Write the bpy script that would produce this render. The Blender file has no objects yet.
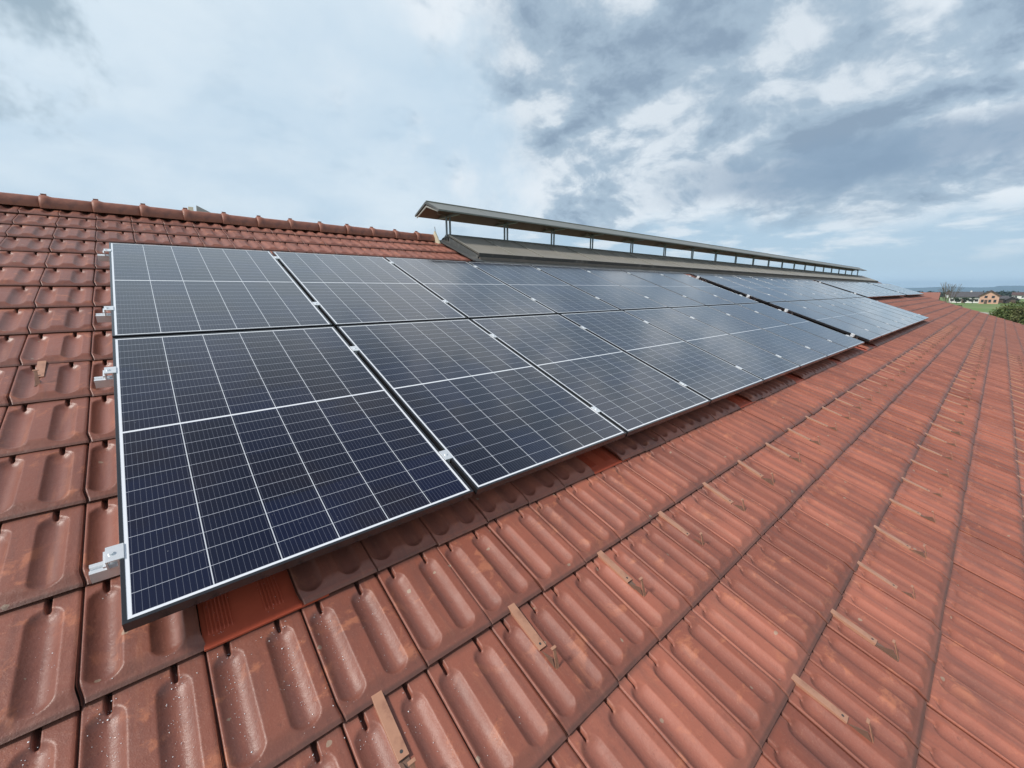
import bpy, math, random
import numpy as np
from mathutils import Matrix, Vector

random.seed(7)
rng = np.random.default_rng(11)
R = math.radians
scene = bpy.context.scene
col = scene.collection

# ---------------------------------------------------------------- camera
cam_d = bpy.data.cameras.new('camera')
cam = bpy.data.objects.new('camera', cam_d)
col.objects.link(cam)
cam_d.sensor_width = 36
cam_d.lens = 411.73 / 1024 * 36
cam_d.clip_start = 0.05
cam_d.clip_end = 40000
CAM = (0.18030, -1.36794, 0.86076)
cr = [[0.7574193, 0.1455981, -0.6364881], [-0.6529280, 0.1703724, -0.7380097], [0.0009872, 0.9745637, 0.2241084]]
m = Matrix(cr).to_4x4()
m.translation = Vector(CAM)
cam.matrix_world = m
scene.camera = cam

# ---------------------------------------------------------------- light
SUN_AZ_VEC = Vector((-0.78, 0.12, 0.88)).normalized()
sun_el = math.asin(SUN_AZ_VEC.z)
sun_d = bpy.data.lights.new('sun', 'SUN')
sun_d.energy = 3.6
sun_d.angle = R(9)
sun_d.color = (1.0, 0.95, 0.88)
sun = bpy.data.objects.new('sun', sun_d)
col.objects.link(sun)
sun.rotation_euler = SUN_AZ_VEC.to_track_quat('Z', 'Y').to_euler()

scene.view_settings.view_transform = 'Standard'
scene.view_settings.look = 'None'
scene.view_settings.exposure = 0.0
scene.view_settings.gamma = 1.0
scene.view_settings.use_curve_mapping = False


class NT:
    """small helper for node graphs"""
    def __init__(s, nt):
        s.nt = nt
        s.nt.nodes.clear()

    def n(s, t, **kw):
        nd = s.nt.nodes.new(t)
        ins = kw.pop('ins', {})
        for k, v in kw.items():
            setattr(nd, k, v)
        for k, v in ins.items():
            s.set(nd.inputs[k], v)
        return nd

    def set(s, sock, v):
        if isinstance(v, bpy.types.NodeSocket):
            s.nt.links.new(v, sock)
        else:
            if sock.type == 'RGBA' and len(v) == 3:
                v = (*v, 1)
            sock.default_value = v

    def math(s, op, a, b=0.0, c=0.0, clamp=False):
        nd = s.n('ShaderNodeMath', operation=op, use_clamp=clamp)
        s.set(nd.inputs[0], a)
        s.set(nd.inputs[1], b)
        s.set(nd.inputs[2], c)
        return nd.outputs[0]

    def vmath(s, op, a, b=(0, 0, 0), out=0):
        nd = s.n('ShaderNodeVectorMath', operation=op)
        s.set(nd.inputs[0], a)
        s.set(nd.inputs[1], b)
        return nd.outputs[out]

    def scale(s, a, f):
        nd = s.n('ShaderNodeVectorMath', operation='SCALE')
        s.set(nd.inputs[0], a)
        s.set(nd.inputs[3], f)
        return nd.outputs[0]

    def mix(s, f, a, b, mode='MIX'):
        nd = s.n('ShaderNodeMix', data_type='RGBA', blend_type=mode)
        nd.clamp_factor = True
        s.set(nd.inputs[0], f)
        s.set(nd.inputs[6], a)
        s.set(nd.inputs[7], b)
        return nd.outputs[2]

    def noise(s, vec, scale, detail=4, rough=0.55, dist=0.0, dim='3D'):
        nd = s.n('ShaderNodeTexNoise', noise_dimensions=dim)
        s.set(nd.inputs['Vector'], vec)
        nd.inputs['Scale'].default_value = scale
        nd.inputs['Detail'].default_value = detail
        nd.inputs['Roughness'].default_value = rough
        nd.inputs['Distortion'].default_value = dist
        return nd.outputs[0]

    def step(s, v, lo, hi):
        nd = s.n('ShaderNodeMapRange', interpolation_type='SMOOTHSTEP')
        s.set(nd.inputs[0], v)
        s.set(nd.inputs[1], lo)
        s.set(nd.inputs[2], hi)
        return nd.outputs[0]


# ---------------------------------------------------------------- sky
world = bpy.data.worlds.new('World')
scene.world = world
world.use_nodes = True
W = NT(world.node_tree)
out = W.n('ShaderNodeOutputWorld')
sky = W.n('ShaderNodeTexSky', sky_type='NISHITA')
sky.sun_disc = False
sky.sun_elevation = sun_el
sky.sun_rotation = math.atan2(SUN_AZ_VEC.x, SUN_AZ_VEC.y)
sky.air_density = 1.0
sky.dust_density = 1.5
dirn = W.n('ShaderNodeTexCoord').outputs['Generated']
sep = W.n('ShaderNodeSeparateXYZ', ins={0: dirn})
dz = W.math('MAXIMUM', sep.outputs[2], 0.0)
den = W.math('ADD', dz, 0.34)
cp = W.n('ShaderNodeCombineXYZ', ins={0: W.math('DIVIDE', sep.outputs[0], den), 1: W.math('DIVIDE', sep.outputs[1], den), 2: 0.0}).outputs[0]
warp = W.n('ShaderNodeTexNoise', ins={'Vector': cp, 'Scale': 1.6, 'Detail': 4})
cpw = W.vmath('ADD', cp, W.scale(W.vmath('SUBTRACT', warp.outputs['Color'], (0.5, 0.5, 0.5)), 0.30))


def cloud_density(off):
    p = W.vmath('ADD', cpw, off)
    n1 = W.noise(W.vmath('ADD', p, (9.3, 4.1, 0)), 1.9, 3, 0.5)
    n2 = W.noise(W.vmath('ADD', p, (3.3, 9.1, 4)), 4.2, 10, 0.62)
    return W.math('ADD', W.math('MULTIPLY', n1, 0.55), W.math('MULTIPLY', n2, 0.45))


dens0 = cloud_density((0, 0, 0))
dens1 = cloud_density((-0.085, 0.03, 0.0))


def blob(c, lo, hi, wa=0.35):
    c = Vector(c).normalized()
    wv = W.n('ShaderNodeTexNoise', ins={'Vector': dirn, 'Scale': 3.2, 'Detail': 6, 'Roughness': 0.6})
    d2 = W.vmath('ADD', dirn, W.scale(W.vmath('SUBTRACT', wv.outputs['Color'], (0.5, 0.5, 0.5)), wa))
    d = W.vmath('DOT_PRODUCT', d2, tuple(c), out=1)
    return W.step(d, lo, hi)


# broad smooth bright veil ahead-left, broken cloud towards +X
veil = blob((-0.12, 0.93, 0.33), 0.70, 0.96)
veil2 = blob((0.25, 0.93, 0.16), 0.84, 0.985)
veil = W.math('MAXIMUM', veil, veil2)
relief = W.math('MULTIPLY', W.math('SUBTRACT', dens0, dens1), 2.4)
densv = W.math('ADD', dens0, W.math('MULTIPLY', veil, 0.16))
shade = W.math('ADD', W.step(densv, 0.29, 0.64), relief, clamp=True)      # 0 dark belly .. 1 lit top
c_dark = (0.285, 0.38, 0.50)
c_mid = (0.44, 0.56, 0.68)
c_lit = (0.86, 0.93, 0.99)
cl = W.mix(W.step(shade, 0.0, 0.5), c_dark, c_mid)
cl = W.mix(W.step(shade, 0.45, 1.0), cl, c_lit)
veilc = W.mix(W.step(W.noise(cpw, 1.3, 5, 0.55), 0.34, 0.66), (0.57, 0.735, 0.88), (0.76, 0.88, 0.97))
cl = W.mix(W.math('MULTIPLY', W.step(veil, 0.15, 0.85), 0.85), cl, veilc)
# dark banks
wobb = W.math('MULTIPLY', W.math('SUBTRACT', W.noise(dirn, 6.0, 6, 0.6), 0.5), 0.14)
bank = W.math('SUBTRACT', 1.0, W.step(W.math('ABSOLUTE', W.math('ADD', W.math('SUBTRACT', sep.outputs[2], 0.205), wobb)), 0.015, 0.065))
db1 = W.math('MULTIPLY', W.math('MULTIPLY', bank, W.step(sep.outputs[0], 0.80, 0.94)), 0.8)
db2 = W.math('MULTIPLY', blob((-0.10, 0.92, 0.385), 0.9885, 0.9990, 0.10), 0.75)
db3 = W.math('MULTIPLY', blob((0.80, 0.42, 0.45), 0.90, 0.985), 0.35)
cl = W.mix(db1, cl, (0.25, 0.36, 0.50))
cl = W.mix(db2, cl, (0.27, 0.38, 0.47))
cl = W.mix(W.math('MULTIPLY', db3, 0.5), cl, (0.30, 0.40, 0.51))
# low sky: clear hazy blue with small cumulus puffs
cp2 = W.n('ShaderNodeCombineXYZ', ins={0: W.math('MULTIPLY', W.n('ShaderNodeMath', operation='ARCTAN2', ins={0: sep.outputs[1], 1: sep.outputs[0]}).outputs[0], 9.0),
                                       1: W.math('MULTIPLY', sep.outputs[2], 34.0), 2: 0.0}).outputs[0]
puff = W.step(W.noise(cp2, 0.8, 6, 0.58, 0.1), 0.46, 0.62)
puffband = W.math('MULTIPLY', W.step(sep.outputs[2], 0.03, 0.075), W.math('SUBTRACT', 1.0, W.step(sep.outputs[2], 0.15, 0.22)))
clear = W.mix(W.step(sep.outputs[2], 0.0, 0.14), (0.56, 0.74, 0.88), (0.48, 0.65, 0.80))
clear = W.mix(W.math('MULTIPLY', W.math('MULTIPLY', puff, puffband), 0.8), clear, (0.86, 0.93, 0.99))
wob = W.math('MULTIPLY', W.math('SUBTRACT', W.noise(dirn, 3.0, 5, 0.6), 0.5), 0.16)
low = W.math('SUBTRACT', 1.0, W.step(W.math('ADD', sep.outputs[2], wob), 0.10, 0.155))
low = W.math('MULTIPLY', low, W.math('SUBTRACT', 1.0, W.math('MULTIPLY', veil, 0.6)))
cl = W.mix(low, cl, clear)
hor = W.math('SUBTRACT', 1.0, W.step(sep.outputs[2], 0.002, 0.045))
cl = W.mix(hor, cl, (0.74, 0.95, 1.12))
zen = W.math('MULTIPLY', W.step(sep.outputs[2], 0.64, 0.86), 0.85)  # unseen sky overhead, darkened to dim the near panels' reflections
cl = W.mix(zen, cl, (0.10, 0.135, 0.21))
bg1 = W.n('ShaderNodeBackground', ins={0: sky.outputs[0], 1: 0.08})
bg2 = W.n('ShaderNodeBackground', ins={0: cl, 1: 1.0})
mx = W.n('ShaderNodeMixShader', ins={0: 0.93, 1: bg1.outputs[0], 2: bg2.outputs[0]})
W.nt.links.new(mx.outputs[0], out.inputs[0])

# ---------------------------------------------------------------- materials


def mat(name, base=(0.5, 0.5, 0.5), rough=0.6, metal=0.0, var=0.0, scale=20.0, bump=0.0, spec=0.5, second=None, sscale=3.0, slo=0.5, shi=0.7, coat=0.0):
    M = bpy.data.materials.new(name)
    M.use_nodes = True
    N = NT(M.node_tree)
    o = N.n('ShaderNodeOutputMaterial')
    b = N.n('ShaderNodeBsdfPrincipled', ins={'Roughness': rough, 'Metallic': metal, 'Specular IOR Level': spec, 'Coat Weight': coat})
    N.nt.links.new(b.outputs[0], o.inputs[0])
    tc = N.n('ShaderNodeTexCoord').outputs['Object']
    c = (*base, 1)
    if second:
        c = N.mix(N.step(N.noise(tc, sscale, 6, 0.6), slo, shi), base, second)
    if var:
        f = N.math('ADD', 1 - var, N.math('MULTIPLY', N.noise(tc, scale, 5), var * 2))
        c = N.mix(1.0, c, N.n('ShaderNodeCombineXYZ', ins={0: f, 1: f, 2: f}).outputs[0], 'MULTIPLY')
    N.set(b.inputs['Base Color'], c)
    if bump:
        bp = N.n('ShaderNodeBump', ins={'Strength': 1.0, 'Distance': bump, 'Height': N.noise(tc, scale, 5)})
        N.nt.links.new(bp.outputs[0], b.inputs['Normal'])
    return M


def tile_material():
    M = bpy.data.materials.new('fired_clay_tile')
    M.use_nodes = True
    N = NT(M.node_tree)
    o = N.n('ShaderNodeOutputMaterial')
    b = N.n('ShaderNodeBsdfPrincipled')
    N.nt.links.new(b.outputs[0], o.inputs[0])
    tc = N.n('ShaderNodeTexCoord').outputs['Object']
    at = N.n('ShaderNodeAttribute', attribute_name='tile')
    sp = N.n('ShaderNodeSeparateColor', ins={0: at.outputs['Color']})
    rnd, band, rim = sp.outputs[0], sp.outputs[1], sp.outputs[2]
    c = N.mix(rnd, (0.25, 0.072, 0.043), (0.43, 0.140, 0.088))
    # browner, older surface towards the upper left of the roof
    sx = N.n('ShaderNodeSeparateXYZ', ins={0: tc})
    old = N.math('MULTIPLY', N.math('SUBTRACT', 1.0, N.step(sx.outputs[0], -0.2, 1.6)), 0.50)
    c = N.mix(old, c, (0.19, 0.082, 0.060))
    far = N.math('MULTIPLY', N.step(N.math('ADD', sx.outputs[0], N.math('MULTIPLY', N.noise(tc, 0.5, 3), 4.0)), 6.0, 24.0), 0.45)
    c = N.mix(far, c, (0.205, 0.105, 0.082))
    c = N.mix(N.math('MULTIPLY', N.step(sx.outputs[1], 2.6, 4.6), 0.5), c, (0.20, 0.088, 0.064))
    # dust lying in the troughs
    c = N.mix(N.math('MULTIPLY', N.math('SUBTRACT', 1.0, band), 0.30), c, (0.20, 0.092, 0.078))
    # mottled mineral bloom
    n1 = N.noise(tc, 2.2, 6, 0.65)
    c = N.mix(N.math('MULTIPLY', N.step(n1, 0.45, 0.70), 0.6), c, (0.165, 0.060, 0.045))
    # streaks running down the slope
    stv = N.vmath('MULTIPLY', tc, (26.0, 2.6, 1.0))
    st = N.noise(stv, 1.0, 5, 0.6)
    c = N.mix(N.math('MULTIPLY', N.step(st, 0.48, 0.72), 0.42), c, (0.145, 0.062, 0.05))
    st2 = N.noise(N.vmath('MULTIPLY', N.vmath('ADD', tc, (3.1, 1.7, 0)), (30.0, 3.4, 1.0)), 1.0, 5, 0.65)
    c = N.mix(N.math('MULTIPLY', N.step(st2, 0.55, 0.74), 0.40), c, (0.40, 0.165, 0.10))
    # orange worn patches on the raised bands
    pn = N.noise(tc, 9.0, 7, 0.7, 0.4)
    pf = N.math('MULTIPLY', N.step(pn, 0.55, 0.66), N.math('ADD', 0.10, N.math('MULTIPLY', band, 0.36)))
    c = N.mix(pf, c, (0.56, 0.205, 0.105))
    # pale lichen dots
    vo = N.n('ShaderNodeTexVoronoi', ins={'Vector': N.vmath('ADD', tc, N.scale(N.n('ShaderNodeTexNoise', ins={'Vector': tc, 'Scale': 60.0}).outputs['Color'], 0.012)), 'Scale': 16.0})
    lsel = N.math('MULTIPLY', N.math('LESS_THAN', vo.outputs['Distance'], 0.13), N.math('GREATER_THAN', N.n('ShaderNodeSeparateColor', ins={0: vo.outputs['Color']}).outputs[0], 0.86))
    c = N.mix(N.math('MULTIPLY', lsel, 0.6), c, (0.36, 0.30, 0.22))
    # fine grain, dark pits
    gn = N.noise(tc, 150.0, 4, 0.7)
    c = N.mix(N.math('MULTIPLY', N.step(gn, 0.55, 0.75), 0.35), c, (0.42, 0.22, 0.15))
    dp = N.noise(N.vmath('ADD', tc, (5, 5, 5)), 60.0, 5, 0.7)
    c = N.mix(N.math('MULTIPLY', N.step(dp, 0.60, 0.74), 0.45), c, (0.09, 0.045, 0.035))
    # darker along the butt edge, the joint and the hidden lap of every tile
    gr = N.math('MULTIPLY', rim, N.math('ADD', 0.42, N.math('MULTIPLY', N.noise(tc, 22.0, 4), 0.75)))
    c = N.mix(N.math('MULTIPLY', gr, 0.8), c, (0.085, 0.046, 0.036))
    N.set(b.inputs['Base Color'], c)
    wet = N.math('SUBTRACT', 1.0, N.step(sx.outputs[0], 0.1, 1.5))
    ro = N.math('ADD', N.math('SUBTRACT', 0.42, N.math('MULTIPLY', wet, 0.17)), N.math('MULTIPLY', N.noise(tc, 14.0, 6, 0.7), 0.30))
    N.set(b.inputs['Roughness'], ro)
    N.set(b.inputs['Specular IOR Level'], 0.5)
    h = N.math('ADD', N.math('MULTIPLY', N.noise(tc, 240.0, 4, 0.7), 0.35), N.math('MULTIPLY', pn, 1.2))
    h = N.math('ADD', h, N.math('MULTIPLY', N.noise(tc, 40.0, 5, 0.65), 0.9))
    bp = N.n('ShaderNodeBump', ins={'Strength': 0.75, 'Distance': 0.0022, 'Height': h})
    N.nt.links.new(bp.outputs[0], b.inputs['Normal'])
    return M


PW, PH, PT = 1.134, 1.777, 0.035          # solar panel width, length, thickness


def cell_material():
    M = bpy.data.materials.new('solar_cells_under_glass')
    M.use_nodes = True
    N = NT(M.node_tree)
    o = N.n('ShaderNodeOutputMaterial')
    b = N.n('ShaderNodeBsdfPrincipled')
    N.nt.links.new(b.outputs[0], o.inputs[0])
    tc = N.n('ShaderNodeTexCoord').outputs['Object']
    s = N.n('ShaderNodeSeparateXYZ', ins={0: tc})
    x, y = s.outputs[0], s.outputs[1]
    mg = 0.0195
    cpx = (PW - 2 * mg) / 6

    def line(v, pitch, half):           # 1 near multiples of pitch
        f = N.math('PINGPONG', v, pitch / 2)
        return N.math('LESS_THAN', f, half)
    xx = N.math('SUBTRACT', x, mg)
    colgap = line(xx, cpx, 0.0015)
    ym = N.math('SUBTRACT', N.math('ABSOLUTE', N.math('SUBTRACT', y, PH / 2)), 0.0048)   # distance from the middle ribbon
    rp = (PH / 2 - mg - 0.0048) / 12
    rowgap = line(ym, rp, 0.00085)
    midgap = N.math('LESS_THAN', ym, 0.0)
    bus = line(N.math('ADD', xx, cpx / 24), cpx / 12, 0.00055)
    edge = N.math('MAXIMUM', N.math('LESS_THAN', x, mg), N.math('GREATER_THAN', x, PW - mg))
    edge = N.math('MAXIMUM', edge, N.math('MAXIMUM', N.math('LESS_THAN', y, mg), N.math('GREATER_THAN', y, PH - mg)))
    # per cell tone
    ci = N.n('ShaderNodeCombineXYZ', ins={0: N.math('FLOOR', N.math('DIVIDE', xx, cpx)), 1: N.math('FLOOR', N.math('DIVIDE', y, rp * 4)), 2: 0.0}).outputs[0]
    oi = N.n('ShaderNodeObjectInfo')
    ci = N.vmath('ADD', ci, N.n('ShaderNodeCombineXYZ', ins={2: N.math('MULTIPLY', oi.outputs['Random'], 50)}).outputs[0])
    wn = N.n('ShaderNodeTexWhiteNoise', ins={0: ci})
    c = N.mix(wn.outputs[0], (0.003, 0.0032, 0.012), (0.0035, 0.006, 0.027))
    sn = N.noise(tc, 2.0, 3)
    c = N.mix(N.step(sn, 0.45, 0.65), c, (0.007, 0.005, 0.012))
    c = N.mix(N.math('MULTIPLY', bus, 0.7), c, (0.14, 0.145, 0.18))
    c = N.mix(N.math('MULTIPLY', rowgap, 0.95), c, (0.48, 0.50, 0.56))
    c = N.mix(colgap, c, (0.62, 0.64, 0.68))
    c = N.mix(N.math('MAXIMUM', midgap, edge), c, (0.80, 0.82, 0.86))
    # dust specks
    vo = N.n('ShaderNodeTexVoronoi', ins={'Vector': tc, 'Scale': 46.0})
    sel = N.math('GREATER_THAN', N.noise(tc, 30.0, 2), 0.60)
    dust = N.math('MULTIPLY', N.math('LESS_THAN', vo.outputs['Distance'], 0.07), sel)
    c = N.mix(N.math('MULTIPLY', dust, 0.45), c, (0.45, 0.43, 0.42))
    film = N.math('MULTIPLY', N.step(N.noise(tc, 5.0, 5, 0.6), 0.3, 0.8), 0.005)
    c = N.mix(film, c, (0.42, 0.42, 0.46))
    N.set(b.inputs['Base Color'], c)
    N.set(b.inputs['Roughness'], 0.13)
    N.set(b.inputs['IOR'], 1.60)
    N.set(b.inputs['Coat Weight'], 0.5)
    N.set(b.inputs['Coat Roughness'], 0.04)
    N.set(b.inputs['Specular IOR Level'], 0.5)
    return M


M_tile = tile_material()
M_cell = cell_material()
M_frame = mat('black_anodised_aluminium', (0.020, 0.021, 0.024), 0.22, 0.0, 0.15, 40, spec=0.9, coat=0.2)
M_alu = mat('mill_aluminium', (0.84, 0.86, 0.88), 0.32, 0.5, 0.08, 60)
M_dark = mat('dark_plastic', (0.02, 0.02, 0.022), 0.5)
M_steelhole = mat('bolt_recess', (0.05, 0.05, 0.05), 0.6)
M_redmetal = mat('orange_red_coated_sheet', (0.46, 0.085, 0.042), 0.42, 0.0, 0.12, 30, 0.0004)
M_hook = mat('tan_painted_steel', (0.44, 0.225, 0.145), 0.45, 0.0, 0.12, 60, 0.0003, second=(0.28, 0.13, 0.085), sscale=14, slo=0.5, shi=0.75)
M_hookplate = mat('bare_weathered_steel', (0.22, 0.13, 0.095), 0.5, 0.3, 0.2, 60)
M_hookrust = mat('rusty_hook_steel', (0.24, 0.105, 0.065), 0.5, 0.0, 0.2, 70, second=(0.34, 0.17, 0.11), sscale=40)
M_hookedge = mat('worn_galvanised_edge', (0.42, 0.36, 0.30), 0.4, 0.5, 0.2, 80)
M_ridge = mat('clay_ridge_tile', (0.30, 0.115, 0.075), 0.55, 0.0, 0.28, 18, 0.002, second=(0.19, 0.078, 0.058), sscale=7)
M_sheet = mat('weathered_multiwall_sheet', (0.30, 0.28, 0.245), 0.42, 0.0, 0.14, 3, second=(0.24, 0.225, 0.19), sscale=3.0, slo=0.35, shi=0.75)
M_sheetunder = mat('brown_timber_lining', (0.16, 0.115, 0.08), 0.75, 0.0, 0.2, 12)
M_hoodtop = mat('grey_green_roof_sheet', (0.19, 0.195, 0.175), 0.42, 0.1, 0.12, 5)
M_bar = mat('grey_glazing_bar', (0.36, 0.35, 0.31), 0.45, 0.3, 0.1, 20)
M_post = mat('galvanised_post', (0.24, 0.26, 0.28), 0.45, 0.6, 0.15, 30)
M_lead = mat('dark_flashing_sheet', (0.10, 0.105, 0.105), 0.55, 0.3, 0.25, 14, second=(0.19, 0.185, 0.175), sscale=5)
M_curb = mat('weathered_curb_board', (0.20, 0.165, 0.14), 0.7, 0.0, 0.25, 9)
M_cream = mat('cream_sheet', (0.62, 0.56, 0.42), 0.5, 0.0, 0.1, 10)
M_plaster = mat('roof_underside_plaster', (0.55, 0.52, 0.46), 0.85, 0.0, 0.1, 3)

# ---------------------------------------------------------------- helpers
PITCH = R(20)
cP, sP = math.cos(PITCH), math.sin(PITCH)
RX = Matrix.Rotation(PITCH, 4, 'X')


def r2w(u, v, n=0.0):
    return Vector((u, v * cP - n * sP, v * sP + n * cP))


class MB:
    """collects simple solids into one mesh"""
    def __init__(s):
        s.v, s.f, s.mi, s.sm = [], [], [], []

    def add(s, vs, fs, mi=0, smooth=False):
        o = len(s.v)
        s.v += [tuple(p) for p in vs]
        s.f += [tuple(i + o for i in f) for f in fs]
        s.mi += [mi] * len(fs)
        s.sm += [smooth] * len(fs)
        return s

    def box(s, a, b, mi=0, M=None):
        x0, y0, z0 = a
        x1, y1, z1 = b
        vs = [Vector(p) for p in ((x0, y0, z0), (x1, y0, z0), (x1, y1, z0), (x0, y1, z0), (x0, y0, z1), (x1, y0, z1), (x1, y1, z1), (x0, y1, z1))]
        if M is not None:
            vs = [M @ p for p in vs]
        return s.add(vs, [(0, 3, 2, 1), (4, 5, 6, 7), (0, 1, 5, 4), (1, 2, 6, 5), (2, 3, 7, 6), (3, 0, 4, 7)], mi)

    def prism(s, prof, x0, x1, mi=0, axis='x'):
        """closed profile [(a,b)..] extruded along an axis"""
        n = len(prof)
        vs = []
        for x in (x0, x1):
            for a, b in prof:
                vs.append((x, a, b) if axis == 'x' else ((a, x, b) if axis == 'y' else (a, b, x)))
        fs = [(i, (i + 1) % n, n + (i + 1) % n, n + i) for i in range(n)]
        fs += [tuple(range(n - 1, -1, -1)), tuple(range(n, 2 * n))]
        return s.add(vs, fs, mi)

    def tube(s, a, b, r0, r1=None, seg=10, mi=0, caps=True):
        r1 = r0 if r1 is None else r1
        a, b = Vector(a), Vector(b)
        q = (b - a).to_track_quat('Z', 'Y')
        vs = []
        for p, r in ((a, r0), (b, r1)):
            for i in range(seg):
                t = 2 * math.pi * i / seg
                vs.append(p + q @ Vector((r * math.cos(t), r * math.sin(t), 0)))
        fs = [(i, (i + 1) % seg, seg + (i + 1) % seg, seg + i) for i in range(seg)]
        s.add(vs, fs, mi, True)
        if caps:
            s.add(vs[:seg], [tuple(range(seg - 1, -1, -1))], mi)
            s.add(vs[seg:], [tuple(range(seg))], mi)
        return s

    def mesh(s, name, mats):
        me = bpy.data.meshes.new(name)
        me.from_pydata(s.v, [], s.f)
        for mm in (mats if isinstance(mats, (list, tuple)) else [mats]):
            me.materials.append(mm)
        me.polygons.foreach_set('material_index', s.mi)
        me.polygons.foreach_set('use_smooth', s.sm)
        me.update()
        return me

    def build(s, name, mats, parent=None, bevel=0.0):
        o = bpy.data.objects.new(name, s.mesh(name, mats))
        col.objects.link(o)
        if parent:
            o.parent = parent
        if bevel:
            md = o.modifiers.new('bevel', 'BEVEL')
            md.width = bevel
            md.segments = 2
            md.limit_method = 'ANGLE'
        return o


def tag(o, label=None, cat=None, group=None, kind=None):
    if label:
        o['label'] = label
    if cat:
        o['category'] = cat
    if group:
        o['group'] = group
    if kind:
        o['kind'] = kind
    return o


def empty(name, loc, label, cat, group=None, rot=None):
    o = bpy.data.objects.new(name, None)
    o.empty_display_size = 0.1
    col.objects.link(o)
    mm = (rot or Matrix.Identity(4)).copy()
    mm.translation = Vector(loc)
    o.matrix_world = mm
    tag(o, label, cat, group)
    return o


def dup(root, matrix, label, group=None):
    r = root.copy()
    col.objects.link(r)
    r.matrix_world = matrix
    r['label'] = label
    if group:
        r['group'] = group
    for ch in list(root.children):
        c = ch.copy()
        col.objects.link(c)
        c.parent = r
        for g in list(ch.children):
            d = g.copy()
            col.objects.link(d)
            d.parent = c
    return r


def mat_uvn(u, v, n, rz=0.0):
    mm = RX @ Matrix.Rotation(rz, 4, 'Z')
    mm.translation = r2w(u, v, n)
    return mm


# ================================================================= the roof
TA, TL = 0.2588, 0.384                    # tile cover width and course height
U0 = 0.148                                # a vertical joint
V0 = -0.080                               # a butt edge
NB = -0.176                               # level of the top (upper) end of each tile
V_RIDGE = 5.19
U_END = 37.3
U_START = -5.02


def tile_grid(nx, ns):
    """height field of one double-trough interlocking tile, x across, s down from under the course above"""
    xs = [0.0, 0.0022, 0.0052, 0.0075, 0.0105, 0.014]
    xs += list(np.linspace(0.018, TA - 0.003, nx))
    xs += [TA]
    xs = np.array(xs)
    S0 = -0.012
    ss = np.concatenate([[S0], np.linspace(0.0, 0.062, max(4, int(ns * 0.26))), np.linspace(0.075, 0.30, max(4, int(ns * 0.34))), np.linspace(0.31, TL - 0.006, max(4, int(ns * 0.36))), [TL - 0.002, TL + 0.004]])
    X, S = np.meshgrid(xs, ss)

    def sstep(t):
        t = np.clip(t, 0, 1)
        return t * t * (3 - 2 * t)
    D = 0.0205
    z = np.zeros_like(X) + D
    trough = np.zeros_like(X)
    for cx in (0.052, 0.186):
        hw = 0.0395
        # capsule distance with rounded ends
        s_a, s_b = 0.034 + hw, 0.352 - hw * 0.55
        dy = np.where(S < s_a, (S - s_a), np.where(S > s_b, (S - s_b) * 1.05, 0))
        dx = X - cx
        d = np.sqrt(dx ** 2 + dy ** 2) / hw
        t = np.clip(1 - d ** 2.0, 0, 1) ** 1.12
        trough = np.maximum(trough, t)
        # narrow water notch under the course above
        dn = np.abs(dx - 0.004) / 0.0085
        tn = (1 - sstep((dn - 0.35) / 0.65)) * (1 - sstep((S - 0.036) / 0.022)) * 1.25
        trough = np.maximum(trough, tn)
    # bevel at the butt end: bands slope down to the trough level
    bev = sstep((S - (TL - 0.056)) / 0.056) * 0.88
    low = np.maximum(trough, bev)
    z = D * (1 - low)
    z += 0.0012 * (1 - low) * np.cos((X - 0.119) / 0.030)* (np.abs(X - 0.119) < 0.045)
    # little rounded shoulder right at the butt
    z -= 0.0035 * sstep((S - (TL - 0.007)) / 0.010)
    # open joint with a small upstand beside it
    g = np.exp(-((X - 0.0036) / 0.0026) ** 4)
    z -= g * (0.017 + 0.0 * X)
    z += 0.0007 * np.exp(-((X - 0.0115) / 0.003) ** 2) * (1 - bev)
    z -= 0.003 * np.exp(-((X - TA) / 0.004) ** 2)
    z += S / TL * 0.0285                       # course tilt
    # joint line swings sideways near the butt
    Xd = X + 0.008 * sstep((S - (TL - 0.055)) / 0.055) * (np.exp(-(X / 0.05) ** 2) + np.exp(-((X - TA) / 0.05) ** 2))
    band = 1 - low
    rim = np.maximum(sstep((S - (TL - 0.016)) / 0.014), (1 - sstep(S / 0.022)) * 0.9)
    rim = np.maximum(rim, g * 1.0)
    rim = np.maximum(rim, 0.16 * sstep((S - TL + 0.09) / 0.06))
    return Xd, S, z, band, rim


grids = {}
for lv, (a, b) in {0: (84, 52), 1: (46, 24), 2: (24, 14)}.items():
    grids[lv] = tile_grid(a, b)

metal_slots = {(0, 0), (7, 0), (15, 0), (21, 0), (28, 0), (35, 0), (38, 0)}
VV, FF, CC = [], [], []
voff = 0
k0 = int(math.floor((U_START - U0) / TA))
k1 = int(math.ceil((U_END - U0) / TA))
j0, j1 = -20, int((V_RIDGE - V0) / TL)          # j: course index, butt at V0 + j*TL
VB = {j: V0 + j * TL for j in range(-30, 40)}
VB[-3], VB[-4], VB[-5] = -1.241, -1.596, -1.928
for j in range(-6, -31, -1):
    VB[j] = VB[j + 1] - 0.356
face_cache = {}


def faces_for(ny, nx):
    key = (ny, nx)
    if key not in face_cache:
        i = np.arange(ny * nx).reshape(ny, nx)
        a, b2, c2, d2 = i[:-1, :-1], i[:-1, 1:], i[1:, 1:], i[1:, :-1]
        face_cache[key] = np.stack([a, d2, c2, b2], -1).reshape(-1, 4)
    return face_cache[key]


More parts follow.
